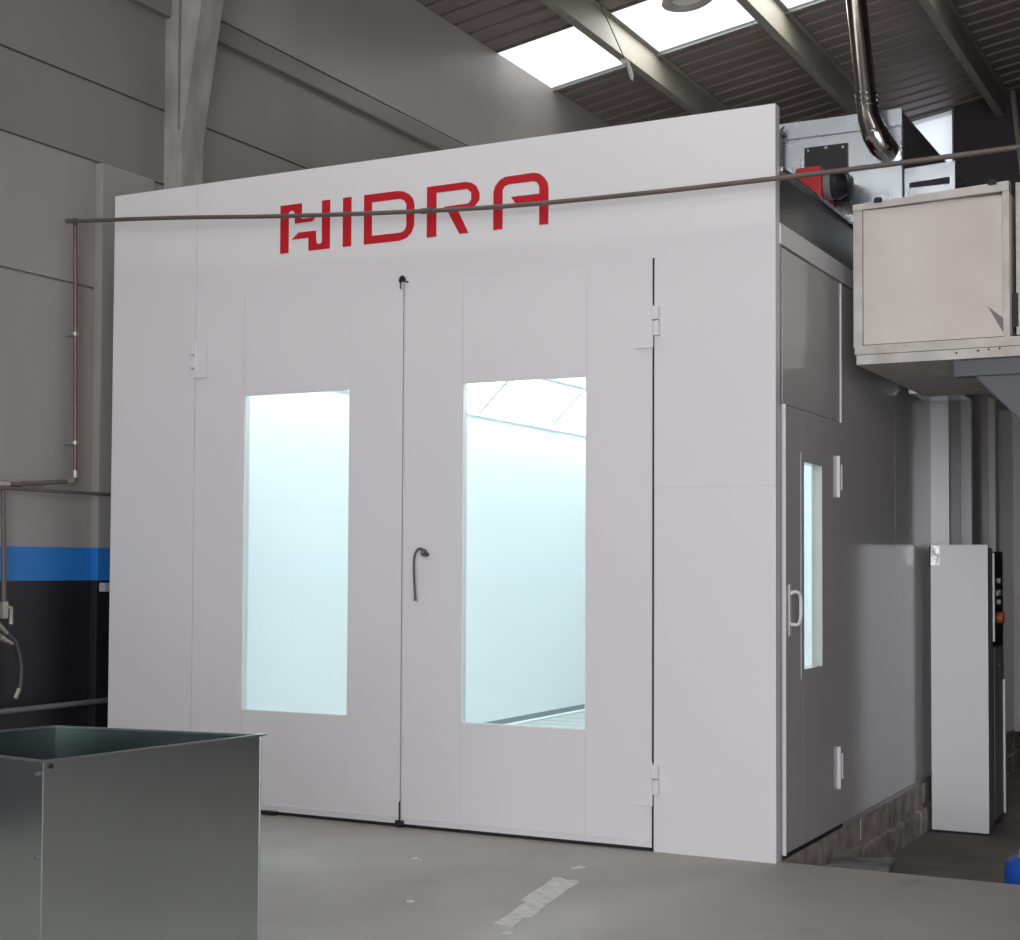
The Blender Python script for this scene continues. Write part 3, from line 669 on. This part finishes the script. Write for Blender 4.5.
# ------------------------------------------------------------------ small things
St = thing('concrete_step', 'low worn concrete step slab at the foot of the side door', 'step', (.17, .6, -.3))
bm = bmesh.new(); prism(bm, [(.025, .10), (.39, .10), (.33, .68), (.272, 1.06), (.025, .93)], (-.165, -.12), 'z'); bmesh.ops.bevel(bm, geom=[e for e in bm.edges if e.verts[0].co.z > -.13 and e.verts[1].co.z > -.13 and len(e.link_faces) == 2 and e.calc_face_angle(0) > .5], offset=.006, segments=2, affect='EDGES')
obj('slab', bm, M['step'], St)
for y in (.14, .8): bx('block', M['block'], St, .04, .22, y, y+.12, -.3, -.165, bev=.01)
Dm = thing('plastic_drum', 'blue plastic drum with yellow cap on the lower floor', 'drum', (1.06, .45, -.3))
bm = bmesh.new(); c0 = Vector((1.055, .42, 0))
prof = [(-.3, .135), (-.29, .15), (-.12, .152), (-.11, .157), (-.095, .157), (-.085, .152), (.0, .15), (.035, .14), (.055, .11), (.058, .04)]
tube(bm, [(c0.x, c0.y, z) for z, _ in prof], [q for _, q in prof], 28); obj('body', bm, M['blue'], Dm, True)
cy('cap', M['yellow'], Dm, (c0.x-.035, c0.y-.03, .05), (c0.x-.035, c0.y-.03, .095), .05, 18, [(0, 1), (.8, 1), (1, .85)])
bm = bmesh.new()
prism(bm, [(-.565, -1.598), (-.52, -1.60), (-.47, -1.627), (-.487, -1.55), (-.507, -1.474), (-.488, -1.44), (-.494, -1.371), (-.512, -1.32), (-.526, -1.24), (-.548, -1.1), (-.578, -.95), (-.595, -.789), (-.626, -.748), (-.66, -.77), (-.70, -.735), (-.733, -.747), (-.70, -.9), (-.68, -1.05), (-.654, -1.208), (-.62, -1.22), (-.611, -1.312), (-.585, -1.42)], (0, .0015), 'z')
prism(bm, [(-.76, -.53), (-.735, -.55), (-.70, -.48), (-.745, -.46)], (0, .0012), 'z')
prism(bm, [(-.47, -1.72), (-.43, -1.73), (-.435, -1.68), (-.47, -1.68)], (0, .0012), 'z')
tag(obj('tape_strip', bm, M['tape']), 'scuffed strip of white tape stuck on the concrete floor', 'tape')
bm = bmesh.new()
for x, y, s in ((-1.461, -.67, .018), (-1.023, -1.427, .02), (-1.42, -.69, .008)):
    prism(bm, [(x+s*math.cos(a)*random.uniform(.6, 1.1), y+s*math.sin(a)*random.uniform(.6, 1.1)) for a in [i*.785 for i in range(8)]], (0, .002), 'z')
tag(obj('paint_flecks', bm, M['plastic']), 'pale flecks of debris scattered on the floor before the doors', 'debris', kind='stuff')

Cb = thing('hanging_cable', 'thin cable with torn white plastic hanging from the roof beam', 'cable', (-2.35, 3.5, 4.5))
bm = bmesh.new(); tube(bm, smooth_path([(-2.62, 3.5, zr(-2.62)-.0), (-2.434, 3.5, 5.428), (-2.377, 3.5, 5.308), (-2.234, 3.5, 4.99), (-2.194, 3.5, 4.926), (-2.116, 3.5, 4.681), (-2.04, 3.5, 4.50), (-2.0, 3.5, 4.3)], 4), .0045, 6); obj('wire', bm, M['pipe'], Cb, True)
bm = bmesh.new(); tube(bm, smooth_path([(-2.265, 3.5, 5.0), (-2.25, 3.49, 4.97), (-2.225, 3.5, 4.985), (-2.20, 3.495, 4.92), (-2.175, 3.5, 4.83)], 4), [.006]*4+[.02]*4+[.012]*4+[.016]*4+[.004], 7); obj('plastic_scrap', bm, M['plastic'], Cb, True)

V = thing('roof_vent', 'round grey roof ventilator ring set in the bright skylight', 'roof vent', (-2.43, 5.45, 5.95))
vc = Vector((-2.40, 5.21, zr(-2.43)-.02)); up = Vector((-SL, 0, 1)).normalized()
def ring(bm, ro, ri, h0, h1, n=32):
    ax = Vector((1, 0, SL)).normalized(); ay = Vector((0, 1, 0)); rows = []
    for rr, h in ((ri, h0), (ro, h0), (ro, h1), (ri, h1)):
        rows.append([bm.verts.new(vc+up*h+ax*rr*math.cos(2*math.pi*k/n)+ay*rr*math.sin(2*math.pi*k/n)) for k in range(n)])
    for i in range(4):
        A, Bq = rows[i], rows[(i+1) % 4]
        for k in range(n): bm.faces.new((A[k], A[(k+1) % n], Bq[(k+1) % n], Bq[k]))
bm = bmesh.new(); ring(bm, .225, .14, -.02, .02); ring(bm, .20, .15, -.035, -.02); obj('collar', bm, mat('vent_collar', (.42, .40, .39), .6), V, True)
bm = bmesh.new(); ring(bm, .14, .0005, .0, .01); obj('diffuser', bm, mat('vent_grey', (.75, .74, .73), .6), V)
bm = bmesh.new(); tube(bm, [(-.41, 9.7, 5.15), (-.43, 9.7, 5.35), (-.56, 9.9, zr(-.56)-.05)], .03, 8)
tag(obj('tie_bar', bm, M['purlin'], None, True), 'thin grey brace bar under the roof at the far right', 'brace')
